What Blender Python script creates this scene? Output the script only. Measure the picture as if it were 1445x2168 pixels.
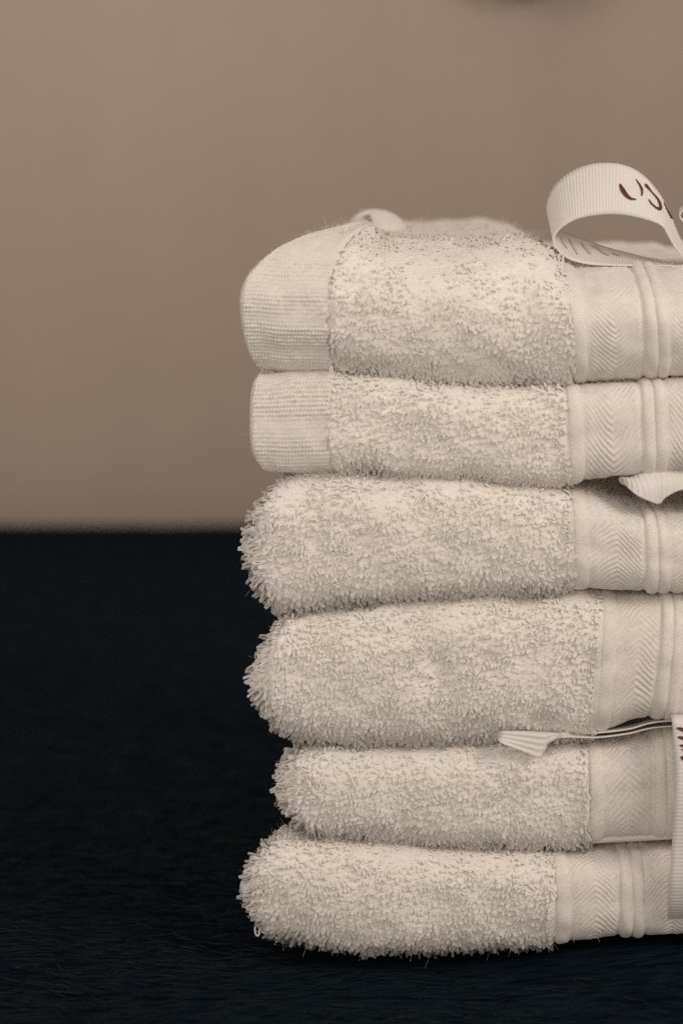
import bpy, math
import numpy as np
from mathutils import Vector

rng = np.random.default_rng(11)
scene = bpy.context.scene
for o in list(bpy.data.objects):
    bpy.data.objects.remove(o)
COL = scene.collection

# ------------------------------------------------------------------ camera
MM = 1e-4                       # one photo pixel at the front of the stack is 0.1 mm
D = 0.55                        # camera to front of stack (m)
F = 5500.0                      # focal length in photo pixels
CX, CY, HORIZON = 722.5, 1084.0, 300.0
PITCH = math.atan((CY - HORIZON) / F)
FW = np.array([0, math.cos(PITCH), -math.sin(PITCH)])
UP = np.array([0, math.sin(PITCH), math.cos(PITCH)])


def ray(px, py):
    px = np.asarray(px, float); py = np.asarray(py, float)
    a = (px - CX) / F; b = -(py - CY) / F
    return np.stack(np.broadcast_arrays(a, FW[1] + b * UP[1], FW[2] + b * UP[2]), -1)


_r = ray(800, 2004)
CAMZ = -_r[2] * (D + 0.010) / _r[1]          # so that the foot of the stack is at z = 0
CAMP = np.array([0, -D, CAMZ])


def at(px, py, y):
    """point seen at photo pixel (px, py) on the vertical plane at depth y"""
    r = ray(px, py)
    t = (np.asarray(y, float) + D) / r[..., 1]
    return CAMP + r * t[..., None]


cam_d = bpy.data.cameras.new("camera")
cam = bpy.data.objects.new("camera", cam_d); COL.objects.link(cam)
cam.location = CAMP
cam.rotation_euler = (math.pi / 2 - PITCH, 0, 0)
cam_d.sensor_fit = 'VERTICAL'; cam_d.sensor_height = 36; cam_d.sensor_width = 24
cam_d.lens = F / 2168 * 36
cam_d.clip_start = 0.01; cam_d.clip_end = 20
cam_d.dof.use_dof = True
cam_d.dof.focus_distance = 0.567
cam_d.dof.aperture_fstop = 11
scene.camera = cam

# ------------------------------------------------------------------ light
w = bpy.data.worlds.new("World"); scene.world = w; w.use_nodes = True
bg = w.node_tree.nodes['Background']
bg.inputs[0].default_value = (1.0, 0.89, 0.81, 1); bg.inputs[1].default_value = 0.42


def area(name, loc, aim, size, power, col):
    L = bpy.data.lights.new(name, 'AREA'); L.energy = power; L.size = size; L.color = col
    o = bpy.data.objects.new(name, L); COL.objects.link(o)
    o.location = loc
    o.rotation_euler = (Vector(aim) - Vector(loc)).to_track_quat('-Z', 'Y').to_euler()
    return o


area("key_light", (0.70, -0.50, 0.64), (0.0, 0.0, 0.10), 0.36, 4.7, (1.0, 0.89, 0.795))
area("front_light", (-0.25, -1.25, 0.22), (0.0, 0.0, 0.08), 0.9, 6.6, (1.0, 0.90, 0.81))
rl = area("wall_fill_light", (-0.75, 0.0, 0.62), (0.02, 0.84, 0.06), 0.5, 1.15, (1.0, 0.87, 0.765))  # fill lamp added from the left to lighten the wall alone
rl.data.spread = math.radians(95)
scene.view_settings.view_transform = 'Standard'
scene.view_settings.look = 'None'
scene.view_settings.exposure = 0
scene.view_settings.gamma = 1
scene.cycles.use_denoising = False
scene.cycles.max_bounces = 32; scene.cycles.diffuse_bounces = 32; scene.cycles.transmission_bounces = 32


# ------------------------------------------------------------------ materials
def mat(name):
    m = bpy.data.materials.new(name); m.use_nodes = True
    nt = m.node_tree
    return m, nt, nt.nodes['Principled BSDF']


def cotton(name, col, rough=0.9, sheen=0.25, trans=0.16, scale=900.0, amt=0.06, spec=0.15, bump=.0001):
    m, nt, p = mat(name)
    N = nt.nodes; K = nt.links
    tc = N.new('ShaderNodeTexCoord')
    n1 = N.new('ShaderNodeTexNoise'); n1.inputs['Scale'].default_value = scale; n1.inputs['Detail'].default_value = 3
    K.new(tc.outputs['Object'], n1.inputs['Vector'])
    mr = N.new('ShaderNodeMapRange'); mr.inputs[1].default_value = .3; mr.inputs[2].default_value = .7
    mr.inputs[3].default_value = 1 - amt; mr.inputs[4].default_value = 1 + amt
    K.new(n1.outputs['Fac'], mr.inputs[0])
    mx = N.new('ShaderNodeVectorMath'); mx.operation = 'SCALE'
    mx.inputs[0].default_value = col
    K.new(mr.outputs[0], mx.inputs['Scale'])
    K.new(mx.outputs[0], p.inputs['Base Color'])
    p.inputs['Roughness'].default_value = rough
    p.inputs['Specular IOR Level'].default_value = spec
    p.inputs['Sheen Weight'].default_value = sheen
    bp = N.new('ShaderNodeBump'); bp.inputs['Strength'].default_value = .25 if bump < .0003 else .8; bp.inputs['Distance'].default_value = bump
    K.new(n1.outputs['Fac'], bp.inputs['Height']); K.new(bp.outputs[0], p.inputs['Normal'])
    tr = N.new('ShaderNodeBsdfTranslucent'); K.new(mx.outputs[0], tr.inputs['Color'])
    ms = N.new('ShaderNodeMixShader'); ms.inputs[0].default_value = trans
    K.new(p.outputs[0], ms.inputs[1]); K.new(tr.outputs[0], ms.inputs[2])
    K.new(ms.outputs[0], N['Material Output'].inputs['Surface'])
    return m


M_TERRY = cotton("cotton_terry", (0.895, 0.853, 0.795), trans=0.14, amt=.01, sheen=0, spec=.05)
M_BASE = cotton("cotton_ground_weave", (0.80, 0.752, 0.685), trans=0.0, scale=1300, bump=.0005, amt=.01, sheen=0, spec=.0)
M_WOVEN = cotton("cotton_woven", (0.785, 0.743, 0.69), trans=0.08, scale=2500, amt=.05)
M_RIBBON = cotton("satin_ribbon_weave", (0.76, 0.728, 0.69), rough=.55, sheen=.1, trans=0.12, scale=1500, amt=.03, spec=.3)
M_INK, _, p = mat("brown_print"); p.inputs['Base Color'].default_value = (0.080, 0.015, 0.008, 1); p.inputs['Roughness'].default_value = .7
M_GHOST, _, p = mat("print_seen_from_the_back"); p.inputs['Base Color'].default_value = (0.50, 0.45, 0.41, 1); p.inputs['Roughness'].default_value = .8
M_BLACK, _, p = mat("dark_brown"); p.inputs['Base Color'].default_value = (0.035, 0.03, 0.022, 1); p.inputs['Roughness'].default_value = .5

# plush cover
M_PLUSH, nt, p = mat("navy_plush")
N = nt.nodes; K = nt.links
tc = N.new('ShaderNodeTexCoord'); mp = N.new('ShaderNodeMapping')
mp.inputs['Rotation'].default_value = (0, 0, math.radians(18)); mp.inputs['Scale'].default_value = (120, 420, 300)
nz = N.new('ShaderNodeTexNoise'); nz.inputs['Scale'].default_value = 1.0; nz.inputs['Detail'].default_value = 4
K.new(tc.outputs['Object'], mp.inputs[0]); K.new(mp.outputs[0], nz.inputs['Vector'])
cr = N.new('ShaderNodeValToRGB')
cr.color_ramp.elements[0].position = .32; cr.color_ramp.elements[0].color = (0.0017, 0.0037, 0.0076, 1)
cr.color_ramp.elements[1].position = .75; cr.color_ramp.elements[1].color = (0.0072, 0.0150, 0.0225, 1)
K.new(nz.outputs['Fac'], cr.inputs[0]); K.new(cr.outputs[0], p.inputs['Base Color'])
p.inputs['Roughness'].default_value = .85; p.inputs['Specular IOR Level'].default_value = .01
bp = N.new('ShaderNodeBump'); bp.inputs['Strength'].default_value = .9; bp.inputs['Distance'].default_value = .0016
K.new(nz.outputs['Fac'], bp.inputs['Height']); K.new(bp.outputs[0], p.inputs['Normal'])

M_STRAND, _, p2 = mat('plush_strand')
p2.inputs['Base Color'].default_value = (0.0056, 0.0135, 0.0185, 1); p2.inputs['Roughness'].default_value = .5; p2.inputs['Specular IOR Level'].default_value = .06

# wall
M_WALL, nt, p = mat("beige_wall_plaster")
N = nt.nodes; K = nt.links
tc = N.new('ShaderNodeTexCoord')
nz = N.new('ShaderNodeTexNoise'); nz.inputs['Scale'].default_value = 7; nz.inputs['Detail'].default_value = 6; nz.inputs['Roughness'].default_value = .7
mpw = N.new('ShaderNodeMapping'); mpw.inputs['Scale'].default_value = (2.2, 1, .8)
K.new(tc.outputs['Object'], mpw.inputs[0]); K.new(mpw.outputs[0], nz.inputs['Vector'])
cr = N.new('ShaderNodeValToRGB')
cr.color_ramp.elements[0].position = .25; cr.color_ramp.elements[0].color = (0.455, 0.374, 0.312, 1)
cr.color_ramp.elements[1].position = .75; cr.color_ramp.elements[1].color = (0.505, 0.415, 0.346, 1)
K.new(nz.outputs['Fac'], cr.inputs[0]); K.new(cr.outputs[0], p.inputs['Base Color'])
p.inputs['Roughness'].default_value = .95; p.inputs['Specular IOR Level'].default_value = .1
n2 = N.new('ShaderNodeTexNoise'); n2.inputs['Scale'].default_value = 60; n2.inputs['Detail'].default_value = 4
K.new(tc.outputs['Object'], n2.inputs['Vector'])
bp = N.new('ShaderNodeBump'); bp.inputs['Strength'].default_value = .08; bp.inputs['Distance'].default_value = .004
K.new(n2.outputs['Fac'], bp.inputs['Height']); K.new(bp.outputs[0], p.inputs['Normal'])


# ------------------------------------------------------------------ helpers
def link(name, me, parent=None, m=None, **props):
    o = bpy.data.objects.new(name, me); COL.objects.link(o)
    if m is not None and me is not None: me.materials.append(m)
    if parent is not None: o.parent = parent
    for k, v in props.items(): o[k] = v
    return o


def mesh(name, V, Q, smooth=True):
    """mesh from arrays: V (n,3), Q (m,3|4)"""
    me = bpy.data.meshes.new(name)
    V = np.ascontiguousarray(V, np.float32); Q = np.ascontiguousarray(Q, np.int32)
    k = Q.shape[1]
    me.vertices.add(len(V)); me.vertices.foreach_set('co', V.ravel())
    me.loops.add(Q.size); me.loops.foreach_set('vertex_index', Q.ravel())
    me.polygons.add(len(Q))
    me.polygons.foreach_set('loop_start', np.arange(0, Q.size, k, dtype=np.int32))
    me.polygons.foreach_set('loop_total', np.full(len(Q), k, np.int32))
    if smooth: me.polygons.foreach_set('use_smooth', np.ones(len(Q), bool))
    me.update(calc_edges=True); me.validate()
    return me


def gridq(a, b, base=0, wrap=False):
    i = np.arange(a - 1)[:, None]; n = b if wrap else b - 1
    j = np.arange(n)[None, :]; j2 = (j + 1) % b
    q = np.stack(np.broadcast_arrays(i * b + j, i * b + j2, (i + 1) * b + j2, (i + 1) * b + j), -1)
    return q.reshape(-1, 4) + base


def unit(v): return v / np.maximum(np.linalg.norm(v, axis=-1, keepdims=True), 1e-12)


_T = np.random.default_rng(5).random((64, 64))


def vnoise(x, y, seed=0):
    """smooth value noise in [-1, 1]"""
    x = np.asarray(x, float) + seed * 7.31; y = np.asarray(y, float) + seed * 3.17
    i = np.floor(x).astype(int); j = np.floor(y).astype(int)
    u = x - i; v = y - j; u = u * u * (3 - 2 * u); v = v * v * (3 - 2 * v)
    g = lambda a, b: _T[a % 64, b % 64]
    r = (g(i, j) * (1 - u) + g(i + 1, j) * u) * (1 - v) + (g(i, j + 1) * (1 - u) + g(i + 1, j + 1) * u) * v
    return 2 * r - 1


def sstep(a, b, x):
    t = np.clip((x - a) / (b - a), 0, 1); return t * t * (3 - 2 * t)


def smooth_curve(pts, lo=350, hi=2200, sig=9):
    xs = np.arange(lo, hi, 4.0)
    p = np.array(pts, float)
    y = np.interp(xs, p[:, 0], p[:, 1])
    k = np.exp(-.5 * (np.arange(-30, 31) * 4 / sig) ** 2); k /= k.sum()
    y = np.convolve(np.pad(y, 30, mode='edge'), k, 'valid')
    return lambda x: np.interp(x, xs, y)


# ------------------------------------------------------------------ setting: wall and table
WALL_Y = 0.84
TABLE_Y = float((lambda r: -CAMZ / r[2] * r[1] - D)(ray(250, 1104)))     # far edge of the table


def box_mesh(name, x0, x1, y0, y1, z0, z1):
    V = np.array([[x, y, z] for x in (x0, x1) for y in (y0, y1) for z in (z0, z1)])
    Q = np.array([[0, 1, 3, 2], [4, 6, 7, 5], [0, 4, 5, 1], [2, 3, 7, 6], [0, 2, 6, 4], [1, 5, 7, 3]])
    return mesh(name, V, Q, False)


link("wall", box_mesh("wall", -2.5, 2.5, WALL_Y, WALL_Y + .1, -0.9, 2.0), None, M_WALL, kind='structure')
link("floor", box_mesh("floor", -2.5, 2.5, -1.5, WALL_Y - .002, -0.95, -0.85), None, M_WALL, kind='structure')


def table_z(x, y):
    z = 0.0045 * np.exp(-((x - .075) / .03) ** 2 - ((y + .005) / .05) ** 2)
    z = z - .0022 * np.exp(-((x - .005) / .035) ** 4 - ((y - .004) / .014) ** 2)
    z = z + .0010 * vnoise(x / .05, y / .05, 2) * sstep(.5, .1, np.abs(y))
    z = z + .00045 * vnoise(x / .011 + y / .02, y / .006, 3)
    e = np.clip((y - (TABLE_Y - .012)) / .012, 0, 1)
    return z - .012 * (1 - np.sqrt(np.maximum(1 - e ** 2, 0)))


gx = np.concatenate([np.linspace(-.9, -.16, 12)[:-1], np.linspace(-.16, .16, 240), np.linspace(.16, .9, 12)[1:]])
gy = np.concatenate([np.linspace(-.42, -.12, 10)[:-1], np.linspace(-.12, .12, 200), np.linspace(.12, TABLE_Y - .015, 60)[1:], np.linspace(TABLE_Y - .012, TABLE_Y, 12)])
GX, GY = np.meshgrid(gx, gy, indexing='ij')
V = np.stack([GX, GY, table_z(GX, GY)], -1)
skirt = V[:, -1:, :].copy(); skirt[..., 2] = -.35
fr = V[:, :1, :].copy(); fr[..., 2] = -.35
V = np.concatenate([fr, V, skirt], 1)
table = link("table_top", mesh("table_top", V.reshape(-1, 3), gridq(V.shape[0], V.shape[1])), None, M_PLUSH, kind='structure')

# short strands of the plush, lying in tufts
n = 30000
sy = -.12 + .66 * rng.random(n) ** 1.7; sx = rng.uniform(-1, 1, n) * (.13 + .10 * np.clip(sy, 0, 1))
ang = math.radians(-22) + .55 * vnoise(sx / .012, sy / .012, 4) + rng.normal(0, .18, n)
L = rng.uniform(.0025, .0070, n); lift = rng.uniform(.10, .30, n) * (1 + .5 * vnoise(sx / .008, sy / .005, 6))
dirv = np.stack([np.cos(ang), np.sin(ang), lift], -1)
side = np.stack([-np.sin(ang), np.cos(ang), np.zeros(n)], -1)
P0 = np.stack([sx, sy, table_z(sx, sy) - .0002], -1)
rows = []
for t in (0, .4, .75, 1.0):
    c = P0 + dirv * (L * t)[:, None]; c[:, 2] -= .30 * lift * L * t * t
    wv = side * (.00017 * (1 - .75 * t))
    rows.append(np.stack([c - wv, c + wv + np.array([0, 0, .00004])], 1))
V = np.concatenate(rows, 1)           # n, 8, 3
Q = np.array([[0, 1, 3, 2], [2, 3, 5, 4], [4, 5, 7, 6]])
Q = (Q[None] + (np.arange(n) * 8)[:, None, None]).reshape(-1, 4)
link("plush_pile", mesh("plush_pile", V.reshape(-1, 3), Q), table, M_STRAND, kind='stuff')

# round dark shape at the wall, only its lower rim reaches into the frame
oc = at(1105, -133, WALL_Y - .02)
prof = [(0, -.022), (.012, -.021), (.022, -.016), (.027, -.008), (.028, 0), (.026, .008), (.020, .019)]
a = np.linspace(0, 2 * math.pi, 48, endpoint=False)
V = np.array([[oc[0] + r * 1.15 * math.cos(t), oc[1] + y, oc[2] + r * math.sin(t)] for r, y in prof for t in a])
link("dark_round_shape", mesh("dark_round_shape", V, gridq(len(prof), len(a), wrap=True)), None, M_BLACK,
     label="dark round shape at the beige wall, cut off by the top of the picture", category="ornament")


# ------------------------------------------------------------------ towels
class Towel:
    def __init__(s, name, top, bot, xl, xb, ryt, ryb, lst, lsb, bs=150, lean=0, hem=None, e=45, n=2.9, depth=.135, x1=1830, seed=0, dents=(), y0=0.0, herring=1):
        s.name = name; s.xl = xl; s.xb = xb; s.hem = hem; s.e = e; s.x1 = x1; s.seed = seed
        s.ft = smooth_curve(top); s.fb = smooth_curve(bot)
        s.ryt = ryt * MM; s.ryb = ryb * MM; s.lst = lst; s.lsb = lsb; s.lean = lean; s.depth = depth
        s.dents = dents; s.y0 = y0; s.n = n; s.herring = herring; s.bs = bs
        # arc-length table of the nose, upper and lower half
        s.tab = []
        xm = (xl + xb) / 2
        hh = (s.fb(xm) - s.ft(xm)) / 2 * MM
        for r in (s.ryb, s.ryt):
            f = np.linspace(0, math.pi / 2, 200)
            y = r * (1 - np.cos(f) ** (2 / n)); z = hh * np.sin(f) ** (2 / n)
            l = np.concatenate([[0], np.cumsum(np.hypot(np.diff(y), np.diff(z)))])
            s.tab.append((l, f))
        s.Lb = s.tab[0][0][-1]; s.Lt = s.tab[1][0][-1]

    def surf(s, px, q, off=0.0, lump=0.0):
        """px across, q = arc length in metres (0 at the nose, >0 upward); off in metres outward"""
        px, q = np.broadcast_arrays(np.asarray(px, float), np.asarray(q, float))
        up = q >= 0
        aq = np.abs(q)
        fl = np.where(up, np.maximum(aq - s.Lt, 0), np.maximum(aq - s.Lb, 0))
        ph = np.where(up, np.interp(aq, *s.tab[1]), np.interp(aq, *s.tab[0]))
        ry = np.where(up, s.ryt, s.ryb)
        c = np.cos(ph); sn = np.sin(ph)
        sg = np.where(up, 1.0, -1.0) * sn ** (2 / s.n)
        yy = ry * (1 - np.maximum(c, 0) ** (2 / s.n))
        # rounded ends
        k = np.ones_like(px)
        if s.e:
            k = np.minimum(k, np.sqrt(np.clip(1 - (1 - np.clip((px - s.xl) / s.e, 0, 1)) ** 2, 0, 1)))
            k = np.minimum(k, np.sqrt(np.clip(1 - (1 - np.clip((s.x1 - px) / 60, 0, 1)) ** 2, 0, 1)))
        # band leans with the height, the left edge curls back
        right = sstep(s.xl + 250, s.xb - 60, px)
        pxx = px - right * s.lean * np.clip(sg, -1, 1) / 2
        wleft = 1 - sstep(0, 330, px - s.xl)
        if s.hem: wleft = np.maximum(0, 1 - (px - s.xl) / 290.0)
        pxx = pxx + wleft * np.where(up, s.lst, s.lsb) * (1 - c) + (0 if s.hem else wleft * fl / MM * .35)
        zt = at(px, s.ft(px), 0.75 * s.ryt)[..., 2]; zb = at(px, s.fb(px), 0.75 * s.ryb)[..., 2]
        press = (1 - sstep(s.xb - 40, s.xb + 5, px)) * sstep(s.xl + 20, s.xl + 90, px) * 7 * MM
        zt = zt + press * (s.seed > 1); zb = zb - press * (s.seed < 6)
        zm = (zt + zb) / 2; hh = (zt - zb) / 2 * (0.25 + 0.75 * k)
        z = zm + sg * hh
        y = s.y0 - .055 * (px - 520) * MM + yy + (1 - k) * s.e * MM + fl
        x = at(pxx, (s.ft(px) + s.fb(px)) / 2, 0)[..., 0]
        P = np.stack([x, y, z], -1)
        o = off
        if lump:
            o = o + lump * (vnoise(px / 75, q / .0070, s.seed) + .55 * vnoise(px / 33, q / .0033, s.seed + 3))
            for (dx, dq, r, dep) in s.dents:
                o = o - dep * MM * np.exp(-((px - dx) / r) ** 2 - ((q / MM - dq) / (r * 1.5)) ** 2)
        if np.any(o):
            hn = np.maximum(hh, 1e-4)
            nn = np.stack([-(1 - k) * .9, -np.maximum(c, 0) / ry, np.where(up, 1, -1) * sn / hn], -1)
            nn[..., 0] = nn[..., 0] / np.minimum(ry, hn)
            P = P + unit(nn) * (o if np.isscalar(o) else np.asarray(o)[..., None])
        return P

    def frame(s, px, q, off, lump):
        d = 4.0; dq = 4e-4
        P = s.surf(px, q, off, lump)
        tu = unit(s.surf(px + d, q, off, lump) - s.surf(px - d, q, off, lump))
        tv = unit(s.surf(px, q + dq, off, lump) - s.surf(px, q - dq, off, lump))
        return P, tu, tv, unit(np.cross(tu, tv))


def patch(T, name, px, q, hf, m, parent, lump=0.0, **props):
    PX, QQ = np.meshgrid(px, q, indexing='ij')
    V = T.surf(PX, QQ, hf(PX, QQ) * MM + 1e-9, lump)
    return link(name, mesh(name, V.reshape(-1, 3), gridq(len(px), len(q))), parent, m, **props)


LUMP = 5.0 * MM
N_TRI = [0]


def body(T, parent):
    nose = np.concatenate([np.linspace(-T.Lb, 0, 45)[:-1], np.linspace(0, T.Lt, 45)])
    fl = np.linspace(0, T.depth, 24)[1:]
    q = np.concatenate([-T.Lb - fl[::-1], nose, T.Lt + fl])
    px = np.concatenate([T.xl + T.e * (1 - np.cos(np.linspace(0, 1, 8) * math.pi / 2)),
                         np.arange(T.xl + T.e + 12, T.x1 - 70, 12), T.x1 - 60 * (1 - np.sin(np.linspace(0, 1, 8) * math.pi / 2))])
    PX, QQ = np.meshgrid(px, q, indexing='ij')
    V = T.surf(PX, QQ, np.where((PX > T.xb + 3) | (PX < (T.hem or 0) - 3), -16, -1.5) * MM, LUMP)
    a, b = V.shape[:2]
    Q = gridq(a, b, wrap=True)
    i = np.arange(b // 2 - 1)
    for c0_ in (0, (a - 1) * b):            # close the two ends of the fold
        Q = np.concatenate([Q, np.stack([c0_ + i, c0_ + i + 1, c0_ + b - 2 - i, c0_ + b - 1 - i], -1)])
    return link("terry_cloth", mesh("terry_cloth", V.reshape(-1, 3), Q), parent, M_BASE)


def loops_mesh(B, d, wv, L, W, R, droop, twist, K=6, S=4, soft=None):
    n = len(B)
    bn = unit(np.cross(d, wv)); wv = np.cross(bn, d)
    pts = []
    for k in range(K):
        t = math.pi * k / (K - 1)
        h = math.sin(t) ** .8; c = math.cos(t)
        env = .55 + .75 * h
        a = twist * h
        ww = wv * np.cos(a)[:, None] + bn * np.sin(a)[:, None]
        pts.append(B + d * (L * h)[:, None] + ww * (W * c * env)[:, None] + droop * (L * h * h)[:, None])
    C = np.stack(pts, 1)
    Tn = unit(np.gradient(C, axis=1))
    ref = bn[:, None, :] + .15 * d[:, None, :]
    n1 = unit(np.cross(Tn, ref)); n2 = np.cross(Tn, n1)
    ring = []
    for j in range(S):
        a = 2 * math.pi * (j + .5) / S
        ring.append(C + (n1 * math.cos(a) + n2 * math.sin(a)) * R[:, None, None])
    V = np.stack(ring, 2).reshape(n, K * S, 3)
    Q = gridq(K, S, wrap=True)
    Q = (Q[None] + (np.arange(n) * K * S)[:, None, None]).reshape(-1, 4)
    N_TRI[0] += 2 * len(Q)
    own = unit(V - np.repeat(C, S, 1))
    if soft is not None:      # fuzzy yarn scatters light like the pile as a whole: shading normals lean towards it
        own = unit(own * .24 + soft[:, None, :] * .76)
    return V.reshape(-1, 3), Q, own.reshape(-1, 3)


def fibres(B, d, L, R, curl, K=5):
    n = len(B)
    pts = []
    for k in range(K):
        t = k / (K - 1)
        pts.append(B + d * (L * t)[:, None] + curl * (L * t * t)[:, None])
    C = np.stack(pts, 1)
    Tn = unit(np.gradient(C, axis=1))
    n1 = unit(np.cross(Tn, np.array([.31, .77, .55]))); n2 = np.cross(Tn, n1)
    V = np.stack([C + (n1 * math.cos(a) + n2 * math.sin(a)) * R for a in (0, 2.09, 4.19)], 2).reshape(n, K * 3, 3)
    Q = (gridq(K, 3, wrap=True)[None] + (np.arange(n) * K * 3)[:, None, None]).reshape(-1, 4)
    N_TRI[0] += 2 * len(Q)
    return V.reshape(-1, 3), Q, unit(V - np.repeat(C, 3, 1)).reshape(-1, 3)


def join(parts):
    Vs, Qs, Ns, b = [], [], [], 0
    for V, Q, Nn in parts:
        Vs.append(V); Qs.append(Q + b); Ns.append(Nn); b += len(V)
    return np.concatenate(Vs), np.concatenate(Qs), np.concatenate(Ns)


def pile(T, parent, x0, x1, q0, q1, sp=8.7, endcap=True, scale=1.0, far=None):
    """loops over the terry area"""
    px = np.arange(x0, x1, sp); qs = np.arange(q0, q1, sp * MM)
    PX, QQ = np.meshgrid(px, qs, indexing='ij')
    PX = PX + (np.arange(len(qs))[None, :] % 2) * sp / 2
    if endcap:
        m_ = 5
        al = (np.arange(m_) + .5) / m_
        ex = T.xl + T.e * (1 - np.cos(al * math.pi / 2))
        PX = np.concatenate([np.repeat(ex[:, None], len(qs), 1), PX], 0)
        QQ = np.concatenate([np.repeat(qs[None], m_, 0), QQ], 0)
    PX = PX.ravel() + rng.normal(0, .2 * sp, PX.size); QQ = QQ.ravel() + rng.normal(0, .17 * sp * MM, QQ.size)
    if far is not None:                       # thin out the far part of the flat top
        keep = rng.random(len(QQ)) < np.where(QQ > T.Lt, far, 1.0); PX, QQ = PX[keep], QQ[keep]
    keep = ((PX > 765) | (QQ < T.Lt * .8) | (T.seed != 1)) & (PX > T.xl + .5) & (PX < x1 + 1 + 7 * vnoise(QQ / .0011, QQ * 0, T.seed + 70)); PX, QQ = PX[keep], QQ[keep]
    P, tu, tv, nn = T.frame(PX, QQ, (-8.8 - (2.2 * sstep(-.1, .35, QQ / T.Lt) if T.seed == 1 else 0) + 4.6 * np.exp(-np.clip(PX - T.xl, 0, 999) / 35.0) + 1.6 * vnoise(PX / 45, QQ / .0045, T.seed + 61)) * MM, LUMP)
    nearb = np.clip((PX - T.xb + 14) / 10, 0, 1) * (x1 < T.xb + 30) + (np.clip((T.hem + 14 - PX) / 10, 0, 1) if T.hem else 0)
    P = P + nn * (nearb * rng.uniform(2, 6.5, len(P)) * MM)[:, None]
    n = len(P)
    c1 = vnoise(PX / 60, QQ / .0055, T.seed + 11); c2 = vnoise(PX / 60, QQ / .0055, T.seed + 19)
    edge = np.exp(-np.clip(PX - T.xl, 0, 999) / 35.0) * (0 if T.hem else 1)
    foot = np.clip((-QQ / T.Lb - .55) / .3, 0, 1)                       # loops hang freely under the fold
    d = nn * (.60 + .08 * edge + .25 * foot)[:, None] + tu * (.75 * c1 + rng.normal(0, .16, n))[:, None] + tv * (-.25 + .55 * c2 + rng.normal(0, .16, n))[:, None]
    d = d + np.array([-1, -.1, 0.12]) * (edge * .28)[:, None]
    d = unit(d)
    wr = unit(np.cross(nn, d) + .45 * rng.normal(0, 1, (n, 3)))
    L = scale * MM * rng.uniform(12, 17, n) * (1 + .15 * c2 + .8 * edge + .45 * foot)
    W = MM * rng.uniform(2.6, 3.6, n) * (1 + .7 * edge)
    R = MM * rng.uniform(2.2, 2.9, n) * (1 + .25 * edge)
    droop = np.array([0, 0, -1.0]) * rng.uniform(.0, .35, n)[:, None] + rng.normal(0, .16, (n, 3))
    tw = rng.normal(0, .7, n)
    parts = [loops_mesh(P, d, wr, L, W, R, droop, tw, soft=nn)]
    # loose fibres that blur the outline
    k = rng.choice(n, int(n * .6)); k2 = rng.random(len(k)) < .6
    k = k[k2]
    df = unit(nn[k] + rng.normal(0, .6, (len(k), 3)))
    parts.append(fibres(P[k] + df * (8 * MM), df, MM * rng.uniform(8, 22, len(k)), .16 * MM, rng.normal(0, .45, (len(k), 3)), 4))
    return parts


def band(T, parent):
    """woven herringbone border with its corded ribs"""
    xb = T.xb
    q = np.concatenate([np.linspace(-T.Lb - .02, -T.Lb, 8)[:-1], np.linspace(-T.Lb, T.Lt, int((T.Lb + T.Lt) / (2.2 * MM))), np.linspace(T.Lt, T.Lt + (.125 if T.seed == 1 else .05), 40)[1:]])
    px = np.arange(xb - 8, 1560, 2.4)
    bs = T.bs; m1 = (38 + bs) / 2; m2 = bs + 56 + 55

    def hf(PX, QQ):
        u = PX - xb; qq = QQ / MM
        r1 = sstep(38, 50, u) * (1 - sstep(bs - 10, bs - 1, u)); r2 = sstep(bs + 56, bs + 66, u) * (1 - sstep(bs + 156, bs + 168, u))
        h = np.zeros_like(u)
        for r, mid in ((r1, m1), (r2, m2)):
            v = np.abs(u - mid)
            ph = (qq + T.herring * (v * 1.0 + .006 * v * v) + 6 * vnoise(PX / 40, qq / 45, T.seed + 30)) / 15.5 * 2 * math.pi
            s_ = np.sin(ph)
            fade = np.clip(.75 + .6 * vnoise(PX / 35, qq / 30, T.seed + 50), .2, 1.2)
            h = h + r * (2.0 * fade * s_ + 1.0 * np.exp(-((v - 50) / 12) ** 2)) * (.55 + .45 * sstep(2, 9, v))
        h = h + .35 * np.sin(qq / 4.6 * 2 * math.pi) * np.sin(u / 5.2 * 2 * math.pi)
        return h + 2.6 * vnoise(PX / 60, qq / 40, T.seed + 40) + 1.4 * vnoise(PX / 16, qq / 60, T.seed + 44) - 1.8 - 2.5 * np.exp(-((u - bs) / 5) ** 2)
    patch(T, "woven_border", px, q, hf, M_WOVEN, parent)

    q2 = np.concatenate([np.linspace(-T.Lb - .01, T.Lt, int((T.Lb + T.Lt) / (2.4 * MM))), np.linspace(T.Lt, T.Lt + .05, 30)[1:]])
    for a, b, hgt in ((4, 37, 6.0), (T.bs + 4, T.bs + 30, 7.5), (T.bs + 29, T.bs + 54, 7.0)):
        p = np.linspace(xb + a, xb + b, 13)

        def rf(PX, QQ, a=a, b=b, hgt=hgt):
            t = (PX - xb - a) / (b - a) * 2 - 1
            wob = vnoise(QQ / .004, PX * 0 + a, T.seed)
            st = .5 * np.sin(QQ / MM / 5.0 * 2 * math.pi + (PX - xb) * .35)
            return np.sqrt(np.maximum(1 - t * t, 0)) * (hgt + 2.2 * wob + st) - 3.2 + 2.6 * vnoise(PX / 60, QQ / MM / 40, T.seed + 40)
        patch(T, "corded_rib", p, q2, rf, M_WOVEN, parent)


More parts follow.
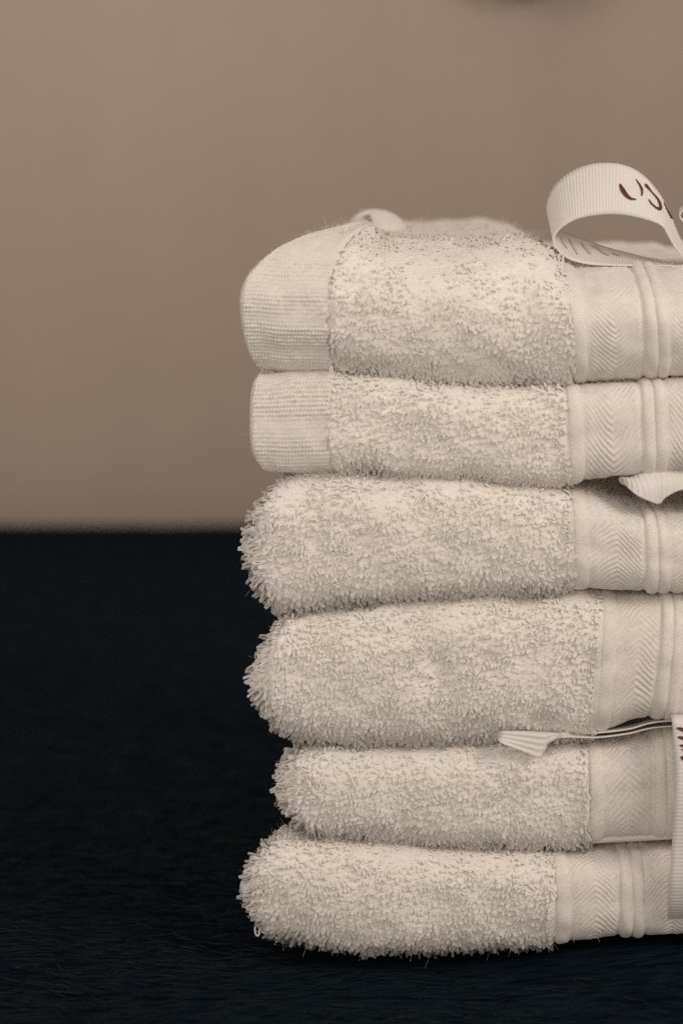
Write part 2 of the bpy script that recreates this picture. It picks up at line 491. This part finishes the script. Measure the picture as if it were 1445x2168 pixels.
def hem_band(T, parent):
    q = np.concatenate([np.linspace(-T.Lb - .02, -T.Lb, 10)[:-1], np.linspace(-T.Lb, T.Lt, int((T.Lb + T.Lt) / (1.7 * MM))), np.linspace(T.Lt, T.Lt + .125, 30)[1:]])
    px = np.concatenate([T.xl + np.array([0, .6, 1.8, 3.5]), np.arange(T.xl + 5, T.hem + 6, 1.9)])

    def hf(PX, QQ):
        u = PX - T.xl; qq = QQ / MM
        row = np.floor(qq / 8.3)
        rib = np.abs(np.sin(qq / 8.3 * math.pi)) ** .7
        st = .5 + .5 * np.sin(u / 7.2 * 2 * math.pi + row * 2.1 + .35 * qq + 1.3 * vnoise(row * .7, u / 60, 5))
        big = np.clip(.65 + .8 * vnoise(row * .37, u / 300, T.seed + 8), .15, 1.2)
        h = big * (4.6 * rib * (.2 + .8 * st) * (1 + .5 * vnoise(u / 7.2, row * 1.7, 3))) + .7 * st
        h = h - 5 * (1 - np.sqrt(np.clip(1 - (1 - np.clip(u / 6, 0, 1)) ** 2, 0, 1)))
        h = h - 14 * (1 - sstep(.6, .85, QQ / T.Lt)) * sstep(T.hem - 9, T.hem + 3, PX + 7 * vnoise(qq / 13, qq * 0, 9) + 3 * vnoise(qq / 5, qq * 0, 4))
        return h + 3.0 * vnoise(PX / 60, qq / 45, T.seed) + 1.2 * vnoise(PX / 18, qq / 26, T.seed + 4) - .8
    patch(T, "woven_hem", px, q, hf, M_WOVEN, parent)
    # turned-in cut edge at the left end
    qq = q[(q > -T.Lb * 1.02) & (q < T.Lt * .86)][::2]
    p = np.array([T.xl, T.xl + 1])
    V0 = T.surf(np.full_like(qq, T.xl), qq, (-5 + 1.5 * np.abs(np.sin(qq / MM / 8.3 * math.pi))) * MM)
    V1 = V0 + np.stack([np.full_like(qq, 3 * MM), np.full_like(qq, 16 * MM), -.6 * np.sign(qq) * 10 * MM], -1)
    V = np.stack([V0, V0 * .6 + V1 * .4 - np.array([6.5 * MM, 0, 0]), V1], 0)
    link("hem_edge", mesh("hem_edge", V.reshape(-1, 3), gridq(3, len(qq))), parent, M_WOVEN)


TOW = [
    Towel("top", top=[(512, 474), (690, 474), (730, 487), (790, 503), (950, 508), (1090, 502), (1165, 512), (1195, 540), (1235, 558), (1445, 560), (1700, 556)],
          bot=[(512, 783), (700, 786), (800, 794), (900, 806), (1000, 812), (1100, 815), (1200, 811), (1300, 802), (1400, 795), (1700, 795)],
          xl=512, xb=1200, bs=156, ryt=230, ryb=105, lst=262, lsb=48, lean=22, hem=700, e=0, n=2.05, seed=1, y0=0.0, herring=-1,
          dents=[(1120, 60, 50, 10), (900, -30, 60, 5)]),
    Towel("second", top=[(532, 794), (700, 793), (800, 799), (900, 812), (1000, 818), (1100, 820), (1200, 815), (1300, 806), (1445, 798), (1700, 798)],
          bot=[(532, 998), (600, 998), (720, 989), (800, 992), (950, 1000), (1100, 1011), (1205, 1021), (1240, 1010), (1330, 1003), (1445, 992), (1700, 990)],
          xl=533, xb=1196, bs=157, ryt=75, ryb=75, lst=13, lsb=43, lean=10, hem=702, e=0, n=3.0, seed=2, y0=.0005, herring=-1),
    Towel("third", top=[(520, 1012), (585, 1000), (720, 990), (800, 993), (950, 1001), (1100, 1013), (1200, 1024), (1236, 1027), (1290, 1046), (1330, 1060), (1400, 1073), (1445, 1077), (1700, 1078)],
          bot=[(520, 1295), (560, 1288), (650, 1277), (800, 1264), (950, 1250), (1100, 1243), (1250, 1240), (1445, 1245), (1700, 1245)],
          xl=532, xb=1207, bs=152, ryt=125, ryb=90, lst=55, lsb=30, lean=8, seed=3, y0=.0, herring=1, dents=[(1180, -60, 50, 5)]),
    Towel("fourth", top=[(540, 1310), (600, 1283), (700, 1273), (850, 1260), (1000, 1248), (1250, 1244), (1300, 1252), (1445, 1246), (1700, 1245)],
          bot=[(540, 1555), (610, 1558), (750, 1570), (900, 1566), (1000, 1561), (1100, 1552), (1200, 1550), (1290, 1541), (1340, 1519), (1390, 1508), (1445, 1514), (1700, 1515)],
          xl=545, xb=1262, bs=124, ryt=125, ryb=115, lst=50, lsb=65, lean=-18, seed=4, y0=.0006, herring=1, dents=[(925, 20, 28, 14), (1240, -30, 50, 8), (1330, -45, 40, 6)]),
    Towel("fifth", top=[(590, 1575), (750, 1580), (900, 1576), (1050, 1568), (1150, 1566), (1250, 1565), (1330, 1561), (1400, 1542), (1445, 1532), (1700, 1530)],
          bot=[(590, 1752), (640, 1757), (750, 1764), (900, 1774), (1050, 1781), (1220, 1780), (1290, 1764), (1400, 1760), (1700, 1757)],
          xl=600, xb=1240, bs=137, ryt=95, ryb=75, lst=10, lsb=45, lean=4, seed=5, y0=.0012, herring=1),
    Towel("bottom", top=[(510, 1752), (560, 1757), (640, 1766), (900, 1779), (1050, 1786), (1200, 1788), (1250, 1787), (1445, 1779), (1700, 1778)],
          bot=[(510, 1962), (600, 1976), (700, 1994), (780, 2004), (900, 2002), (1000, 1998), (1100, 1990), (1200, 1975), (1300, 1966), (1445, 1958), (1700, 1960)],
          xl=522, xb=1167, bs=138, ryt=110, ryb=90, lst=62, lsb=35, lean=6, seed=6, y0=-.0008, herring=1),
]
LABELS = [
    "top white towel with ribbed hem at left and upright printed ribbon loop on it",
    "second white towel from the top, flattened, with a ribbed hem at its left end",
    "white terry towel third from top, a ribbon bow in the gap above its border",
    "thick white terry towel fourth from the top, loops sticking out at its left edge",
    "white terry towel fifth from top, set back at left, under the flattened ribbon loop",
    "bottom white terry towel lying directly on the dark plush table, widest to the left",
]
roots = []
for T, lab in zip(TOW, LABELS):
    root = link("towel", None, label=lab, category="towel", group="folded white towels in a stack")
    base = at(1100, T.fb(1100), .06); root.location = (base[0], .06, base[2])
    roots.append(root)
bpy.context.view_layer.update()


class Keep:      # parent while keeping the mesh coordinates in world space
    pass


def adopt(o, root):
    o.parent = root; o.matrix_parent_inverse = root.matrix_world.inverted()


def build_towel(T, root):
    before = set(bpy.data.objects)
    body(T, None)
    if T.hem: hem_band(T, None)
    band(T, None)
    top = T.seed == 1
    x0 = (T.hem + 3) if T.hem else T.xl + T.e
    q0 = -T.Lb - .0012; q1 = T.Lt + (.0012 if not top else .020)
    parts = pile(T, None, x0, T.xb + 4, q0, q1, endcap=not T.hem)
    if top:      # flat top of the stack, receding: wider spacing further back
        parts += pile(T, None, x0, T.xb - 3, T.Lt + .020, T.Lt + .115, sp=13.5, endcap=False, scale=.85)
    if not T.hem:      # pile round the left side, towards the back
        parts += pile(T, None, x0, x0 + 30, T.Lt + .0012, T.Lt + .12, sp=13, scale=1.2)
        parts += pile(T, None, x0, x0 + 30, -T.Lb - .12, -T.Lb - .0012, sp=13, scale=1.2)
    # beyond the border, mostly outside the frame
    parts += pile(T, None, 1556, 1800, q0, T.Lt, sp=16, endcap=False, scale=1.3)
    if T.seed == 6:      # stray long loops at the foot
        pts = [(592, 1952, 26, 9), (628, 1968, 24, 7), (700, 1982, 30, 5), (765, 1996, 26, 3), (905, 1994, 20, 4), (1012, 1990, 18, 3)]
        for x in np.arange(545, 1160, 11.0): pts.append((x + rng.normal(0, 4), T.fb(x) - 16 + rng.normal(0, 5), rng.uniform(16, 30), rng.uniform(3, 6)))
        for (x, y, l, w_) in pts:
            Bp = at(x, y, .004)[None]
            parts.append(loops_mesh(Bp, unit(np.array([[rng.normal(.05, .35), -.45, -1.0]])), np.array([[1.0, rng.normal(0, .5), 0.2]]), np.array([l * MM]), np.array([w_ * MM]), np.array([2.3 * MM]), np.array([[.1, 0, 0.]]), np.array([.3]), K=13, S=5))
    if top:
        for (x, y, l, w_, dx, yd) in [(735, 500, 20, 5, -.5, .012), (702, 775, 18, 3, -.2, .002), (690, 655, 16, 4, -.8, -.001)]:
            Bp = at(x, y, yd)[None]
            parts.append(loops_mesh(Bp, unit(np.array([[dx, -.4, .8 if y < 600 else -.5]])), np.array([[1.0, 0, 0.2]]), np.array([l * MM]), np.array([w_ * MM]), np.array([1.5 * MM]), np.array([[.3, 0, 0.]]), np.array([.6]), K=13, S=5))
    # short fluff standing off the woven parts
    nf = 1800
    fx = rng.uniform(T.xb, 1450, nf)
    if T.hem: fx = np.where(rng.random(nf) < .45, rng.uniform(T.xl, T.hem, nf), fx)
    fq = rng.uniform(-T.Lb * .45, T.Lt, nf)
    Pf, fu, fv, fn = T.frame(fx, fq, 1.0 * MM, 0)
    df = unit(fn * .5 + fu * rng.normal(0, .7, nf)[:, None] + fv * rng.normal(0, .7, nf)[:, None])
    parts.append(fibres(Pf, df, MM * rng.uniform(5, 16, nf), .14 * MM, rng.normal(0, .4, (nf, 3)), 4))
    V, Q, NV = join(parts)
    me = mesh("terry_pile", V, Q)
    me.normals_split_custom_set_from_vertices(NV)
    link("terry_pile", me, None, M_TERRY, kind='stuff')
    for o in set(bpy.data.objects) - before: adopt(o, root)


for T, r in zip(TOW, roots): build_towel(T, r)


# ------------------------------------------------------------------ ribbons
def catmull(P, n):
    P = np.asarray(P, float)
    P = np.concatenate([2 * P[:1] - P[1:2], P, 2 * P[-1:] - P[-2:-1]])
    m = len(P) - 3
    t = np.linspace(0, m - 1e-9, n); i = t.astype(int); f = (t - i)[:, None]
    p0, p1, p2, p3 = P[i], P[i + 1], P[i + 2], P[i + 3]
    return .5 * (2 * p1 + (p2 - p0) * f + (2 * p0 - 5 * p1 + 4 * p2 - p3) * f * f + (3 * p1 - p0 - 3 * p2 + p3) * f ** 3)


class Ribbon:
    """woven tape between a near edge and a far edge, given as (px, py, depth in mm)"""
    def __init__(s, near, far, n=None, th=2.2, rib=7.0, amp=.55, m=11, long=0, bulge=0):
        A = np.array([at(*p[:2], p[2] * 1e-3) for p in near]); B = np.array([at(*p[:2], p[2] * 1e-3) for p in far])
        L = np.linalg.norm(np.diff((A + B) / 2, axis=0), axis=1).sum()
        n = n or max(60, int(L / (1.4 * MM)))
        a = catmull(A, n); b = catmull(B, n)
        # common arc-length parametrisation
        c = (a + b) / 2
        l = np.concatenate([[0], np.cumsum(np.linalg.norm(np.diff(c, axis=0), axis=1))])
        u = np.linspace(0, l[-1], n)
        ip = lambda X: np.stack([np.interp(u, l, X[:, k]) for k in range(3)], -1)
        s.a, s.b, s.l, s.n, s.th = ip(a), ip(b), u, n, th
        v = np.linspace(0, 1, m)
        s.C = s.a[:, None] * (1 - v[None, :, None]) + s.b[:, None] * v[None, :, None]
        if bulge:
            s.C = s.C + unit(np.cross(np.gradient(s.C, axis=0), np.gradient(s.C, axis=1))) * (bulge * MM * np.sin(math.pi * v))[None, :, None]
        du = np.gradient(s.C, axis=0); dv = np.gradient(s.C, axis=1)
        s.N = unit(np.cross(du, dv)); s.v = v
        s.h = amp * np.sin(u / (rib * MM) * 2 * math.pi)[:, None] * np.ones(m)[None]
        if long: s.h = 1.2 * np.sin(v * long * 2 * math.pi)[None, :] * np.ones((n, 1))
        s.h[:, [0, -1]] += .5

    def build(s, name):
        m = len(s.v)
        O = s.C + s.N * ((s.th / 2 + s.h) * MM)[..., None]; I = s.C - s.N * ((s.th / 2 + s.h * .6) * MM)[..., None]
        ring = np.concatenate([O, I[:, ::-1]], 1)
        Q = gridq(s.n, 2 * m, wrap=True)
        return link(name, mesh(name, ring.reshape(-1, 3), Q), None, M_RIBBON)

    def locate(s, px, py, sel, side):
        """ribbon coordinates (i, v) under a photo pixel, among rows sel; bilinear on the facing surface"""
        G = s.C[sel]
        d = G - CAMP
        den = d @ FW
        gx = CX + F * d[..., 0] / den; gy = CY - F * (d @ UP) / den
        k = np.argmin((gx - px) ** 2 + (gy - py) ** 2)
        return np.unravel_index(k, gx.shape), gx, gy


def strokes(R, name, lines, sel, side, m, lift=2.6):
    """print on a ribbon: polylines of (px, py, width) laid onto its surface"""
    fine = 6
    vv = np.linspace(0, 1, 81)
    C = R.a[sel][:, None] * (1 - vv[None, :, None]) + R.b[sel][:, None] * vv[None, :, None]
    Nn = unit(np.cross(np.gradient(C, axis=0), np.gradient(C, axis=1))) * side
    d = C - CAMP; den = d @ FW
    gx = CX + F * d[..., 0] / den; gy = CY - F * (d @ UP) / den
    Vs, Qs, base = [], [], 0
    for ln in lines:
        P = catmull(np.array(ln, float), 6 * len(ln) + 4)
        tg = np.gradient(P[:, :2], axis=0); tg = tg / np.maximum(np.linalg.norm(tg, axis=1, keepdims=True), 1e-6)
        nr = np.stack([-tg[:, 1], tg[:, 0]], -1)
        rows = []
        for p, nn_ in zip(P, nr):
            row = []
            for sgn in (-.5, 0, .5):
                x, y = p[:2] + nn_ * max(p[2], .6) * sgn
                k = np.argmin((gx - x) ** 2 + (gy - y) ** 2); i, j = np.unravel_index(k, gx.shape)
                # refine inside the cell with the local Jacobian
                i0 = min(max(i, 1), gx.shape[0] - 2); j0 = min(max(j, 1), gx.shape[1] - 2)
                J = np.array([[(gx[i0 + 1, j0] - gx[i0 - 1, j0]) / 2, (gx[i0, j0 + 1] - gx[i0, j0 - 1]) / 2],
                              [(gy[i0 + 1, j0] - gy[i0 - 1, j0]) / 2, (gy[i0, j0 + 1] - gy[i0, j0 - 1]) / 2]])
                r = np.array([x - gx[i0, j0], y - gy[i0, j0]])
                try: du = np.clip(np.linalg.solve(J, r), -2, 2)
                except np.linalg.LinAlgError: du = np.zeros(2)
                Pt = C[i0, j0] + du[0] * (C[i0 + 1, j0] - C[i0 - 1, j0]) / 2 + du[1] * (C[i0, j0 + 1] - C[i0, j0 - 1]) / 2
                row.append(Pt + Nn[i0, j0] * lift * MM)
            rows.append(row)
        V = np.array(rows); Vs.append(V.reshape(-1, 3)); Qs.append(gridq(len(rows), 3, base)); base += V.shape[0] * 3
    return link(name, mesh(name, np.concatenate(Vs), np.concatenate(Qs)), None, m)


def add_ribbon(R, root, prints=()):
    o = R.build("hanging_loop")
    adopt(o, root)
    bpy.context.view_layer.update()
    for (nm, lines, sel, side, m) in prints:
        t = strokes(R, nm, lines, sel, side, m)
        t.parent = o; t.matrix_parent_inverse = o.matrix_world.inverted()


# upright loop on the top towel
near = [(1620, 566, 16), (1500, 566, 15), (1400, 563, 14), (1300, 562, 13), (1240, 558, 12), (1200, 546, 12), (1177, 526, 13), (1171, 508, 14), (1178, 492, 14), (1196, 476, 13.5), (1225, 462, 13),
        (1270, 454, 12.5), (1315, 454, 12.5), (1360, 463, 13), (1398, 477, 14), (1414, 500, 15), (1432, 528, 16), (1470, 556, 16), (1620, 562, 16)]
far = [(1620, 560, 27), (1500, 560, 27), (1410, 554, 26), (1300, 529, 25), (1240, 509, 24), (1195, 492, 24), (1168, 470, 24), (1157, 446, 24), (1160, 420, 23.5), (1180, 386, 22), (1220, 358, 20.5),
       (1268, 346, 19), (1320, 350, 18), (1362, 373, 18), (1398, 416, 19), (1422, 465, 21), (1445, 512, 23), (1490, 548, 25), (1620, 556, 26)]
R = Ribbon(near, far)
n = R.n
U1 = [(1311, 390, 3), (1313, 396, 7), (1317, 404, 9.5), (1325, 415, 8.5), (1334, 421.5, 5.5), (1345, 423, 2.5)]
U2 = [(1344, 380, 1.5), (1352, 392, 4), (1357, 404, 5), (1356, 416, 2.5)]
S1 = [(1363, 390, 3), (1367, 395, 6), (1377, 407, 3), (1388, 420, 4), (1394, 431, 5), (1395, 443, 6.5), (1386, 440, 4), (1376, 431, 3.5), (1371, 423, 2.5)]
P1 = [(1402, 428, 1.5), (1409, 443, 2.5), (1415, 455, 3), (1420, 463, 4)]
G = [[(1180, 497, 3), (1188, 512, 4), (1199, 528, 3)], [(1203, 507, 3), (1211, 522, 4), (1222, 541, 3)], [(1228, 514, 3), (1238, 527, 5), (1249, 540, 3)],
     [(1250, 521, 2), (1262, 526, 5), (1276, 537, 3), (1288, 542, 3)], [(1294, 537, 2), (1311, 544, 2)]]
add_ribbon(R, roots[0], [("lettering", [U1, U2, S1, P1], slice(int(n * .40), int(n * .78)), 1, M_INK),
                         ("lettering", G, slice(int(n * .05), int(n * .42)), -1, M_GHOST)])
# end of a second loop at the right of the picture
near = [(1590, 558, 20), (1530, 510, 20), (1465, 478, 20), (1443, 466, 20), (1438, 455, 20), (1445, 446, 20), (1475, 436, 20), (1540, 432, 20), (1610, 555, 20)]
far = [(1590, 548, 32), (1530, 500, 32), (1465, 468, 32), (1443, 458, 32), (1436, 448, 32), (1442, 438, 32), (1475, 427, 32), (1540, 422, 32), (1610, 545, 32)]
add_ribbon(Ribbon(near, far), roots[0])

# ribbon bow end in the gap between the second and third towel
near = [(1640, 1040, 6), (1520, 1034, 5), (1445, 1037, 4), (1410, 1052, 3), (1394, 1067, 3), (1372, 1061, 2), (1346, 1048, 2), (1326, 1030, 4), (1321, 1018, 8), (1345, 1009, 12), (1400, 1006, 16), (1640, 1006, 18)]
far = [(1640, 992, 12), (1520, 988, 10), (1445, 990, 8), (1405, 992, 6), (1380, 996, 5), (1358, 1001, 5), (1340, 1008, 6), (1328, 1013, 7), (1323, 1015, 9), (1345, 1004, 14), (1400, 1000, 24), (1640, 1000, 26)]
near = [(a, b, c - 6.5) for a, b, c in near]; far = [(a, b, c - 6.5) for a, b, c in far]
add_ribbon(Ribbon(near, far, rib=11, amp=1.2, bulge=-12, m=21), roots[2])

# flattened loop lying between the fourth and fifth towel, its end bent down over the edge
near = [(1560, 1541, 8), (1400, 1545, 8), (1330, 1559, 7), (1270, 1567, 6), (1222, 1567, 5), (1192, 1567, 3), (1172, 1568, 1.5), (1156, 1580, .5), (1142, 1605, -1), (1112, 1596, -1.5), (1082, 1584, -1), (1062, 1576, 0), (1054, 1568, 3), (1062, 1562, 7), (1100, 1558, 8), (1170, 1556, 8), (1260, 1558, 8), (1330, 1550, 8), (1400, 1534, 8), (1560, 1530, 8)]
far = [(1560, 1536, 20), (1400, 1539, 20), (1330, 1552, 19), (1270, 1560, 18), (1222, 1560, 14), (1196, 1557, 8), (1184, 1554, 4), (1172, 1553, 2), (1155, 1552, 2), (1120, 1550, 2), (1080, 1549, 2.5), (1058, 1549, 4), (1048, 1549, 8), (1058, 1546, 14), (1100, 1543, 17), (1170, 1544, 18), (1260, 1549, 18), (1330, 1541, 18), (1400, 1526, 18), (1560, 1524, 18)]
sh = lambda a, b, c: (a, b - (6 if a > 1188 else 2), c - 8 if a > 1188 else max(c - 5, -3.5))
near = [sh(*p_) for p_ in near]; far = [sh(*p_) for p_ in far]
add_ribbon(Ribbon(near, far, th=1.8, m=37, long=4), roots[4])

# ribbon hanging down in front of the two lowest towels, at the right edge of the picture
near = [(1415, 1512, 10), (1416, 1513, 2), (1420, 1520, -7), (1424, 1560, -9), (1429, 1640, -10.5), (1427, 1700, -11), (1421, 1790, -10.5), (1415, 1880, -10), (1412, 1940, -6), (1413, 1962, 3)]
far = [(1545, 1512, 10), (1545, 1513, 2), (1546, 1520, -8), (1548, 1560, -10), (1552, 1640, -12), (1550, 1700, -12.5), (1544, 1790, -12), (1538, 1880, -11), (1535, 1940, -7), (1536, 1962, 3)]
R = Ribbon(far, near, rib=8.5, amp=.4)
W1 = [[(1431, 1541, 3), (1438, 1543, 7), (1450, 1546, 8), (1468, 1545, 4)], [(1433, 1560, 3), (1440, 1562, 7), (1455, 1563, 8), (1470, 1556, 5)], [(1437, 1578, 3), (1445, 1579, 6), (1462, 1580, 6)],
      [(1440, 1586, 2), (1450, 1590, 4), (1466, 1592, 4)], [(1440, 1602, 6), (1447, 1606, 9), (1462, 1606, 6)]]
add_ribbon(R, roots[4], [("lettering", W1, slice(0, int(R.n * .5)), -1, M_INK)])

# thin lower layer of the fifth towel showing under its border
T5 = TOW[4]
xs = np.linspace(1225, 1560, 60); an = np.linspace(-math.pi / 2, math.pi / 2, 9)
prof = [(0.06, -1)] + [(.0062 - .0012 * math.cos(t), math.sin(t)) for t in an] + [(.06, 1)]
zc = lambda x: np.interp(x, [1225, 1250, 1420, 1560], [1780, 1778, 1769, 1766])
rows = []
for x in xs:
    h = 7.5 * sstep(1222, 1245, x) + .5
    rows.append([at(x, zc(x) - h * dz, y - .055 * (x - 520) * MM) for y, dz in prof])
V = np.array(rows)
# keep the slab level towards the back
for k, (y, dz) in enumerate(prof):
    if y > .05: V[:, k, 2] = V[:, 1 if dz < 0 else -2, 2]; V[:, k, 0] = V[:, 1, 0]
o = link("under_layer", mesh("under_layer", V.reshape(-1, 3), gridq(len(xs), len(prof), wrap=True)), None, M_WOVEN); adopt(o, roots[4])

# rounded far corner of the top towel's hem, out of focus behind
c0 = at(792, 492, .085)
th = np.linspace(0, math.pi, 24); ph = np.linspace(0, 2 * math.pi, 40, endpoint=False)
V = np.array([[c0[0] + .0074 * math.sin(t) * math.cos(p_) * (1 + .12 * math.cos(p_ + 1)), c0[1] + .02 * math.sin(t) * math.sin(p_), c0[2] + .0056 * math.cos(t)] for t in th for p_ in ph])
o = link("folded_corner", mesh("folded_corner", V, gridq(24, 40, wrap=True)), None, M_WOVEN); adopt(o, roots[0])

tri = sum(len(o.data.polygons) * 2 for o in bpy.data.objects if o.type == 'MESH')
open("/tmp/tri.txt", "w").write(str(tri)); print("TRIS", tri, "pile", N_TRI[0], "table edge", TABLE_Y, "camz", CAMZ)
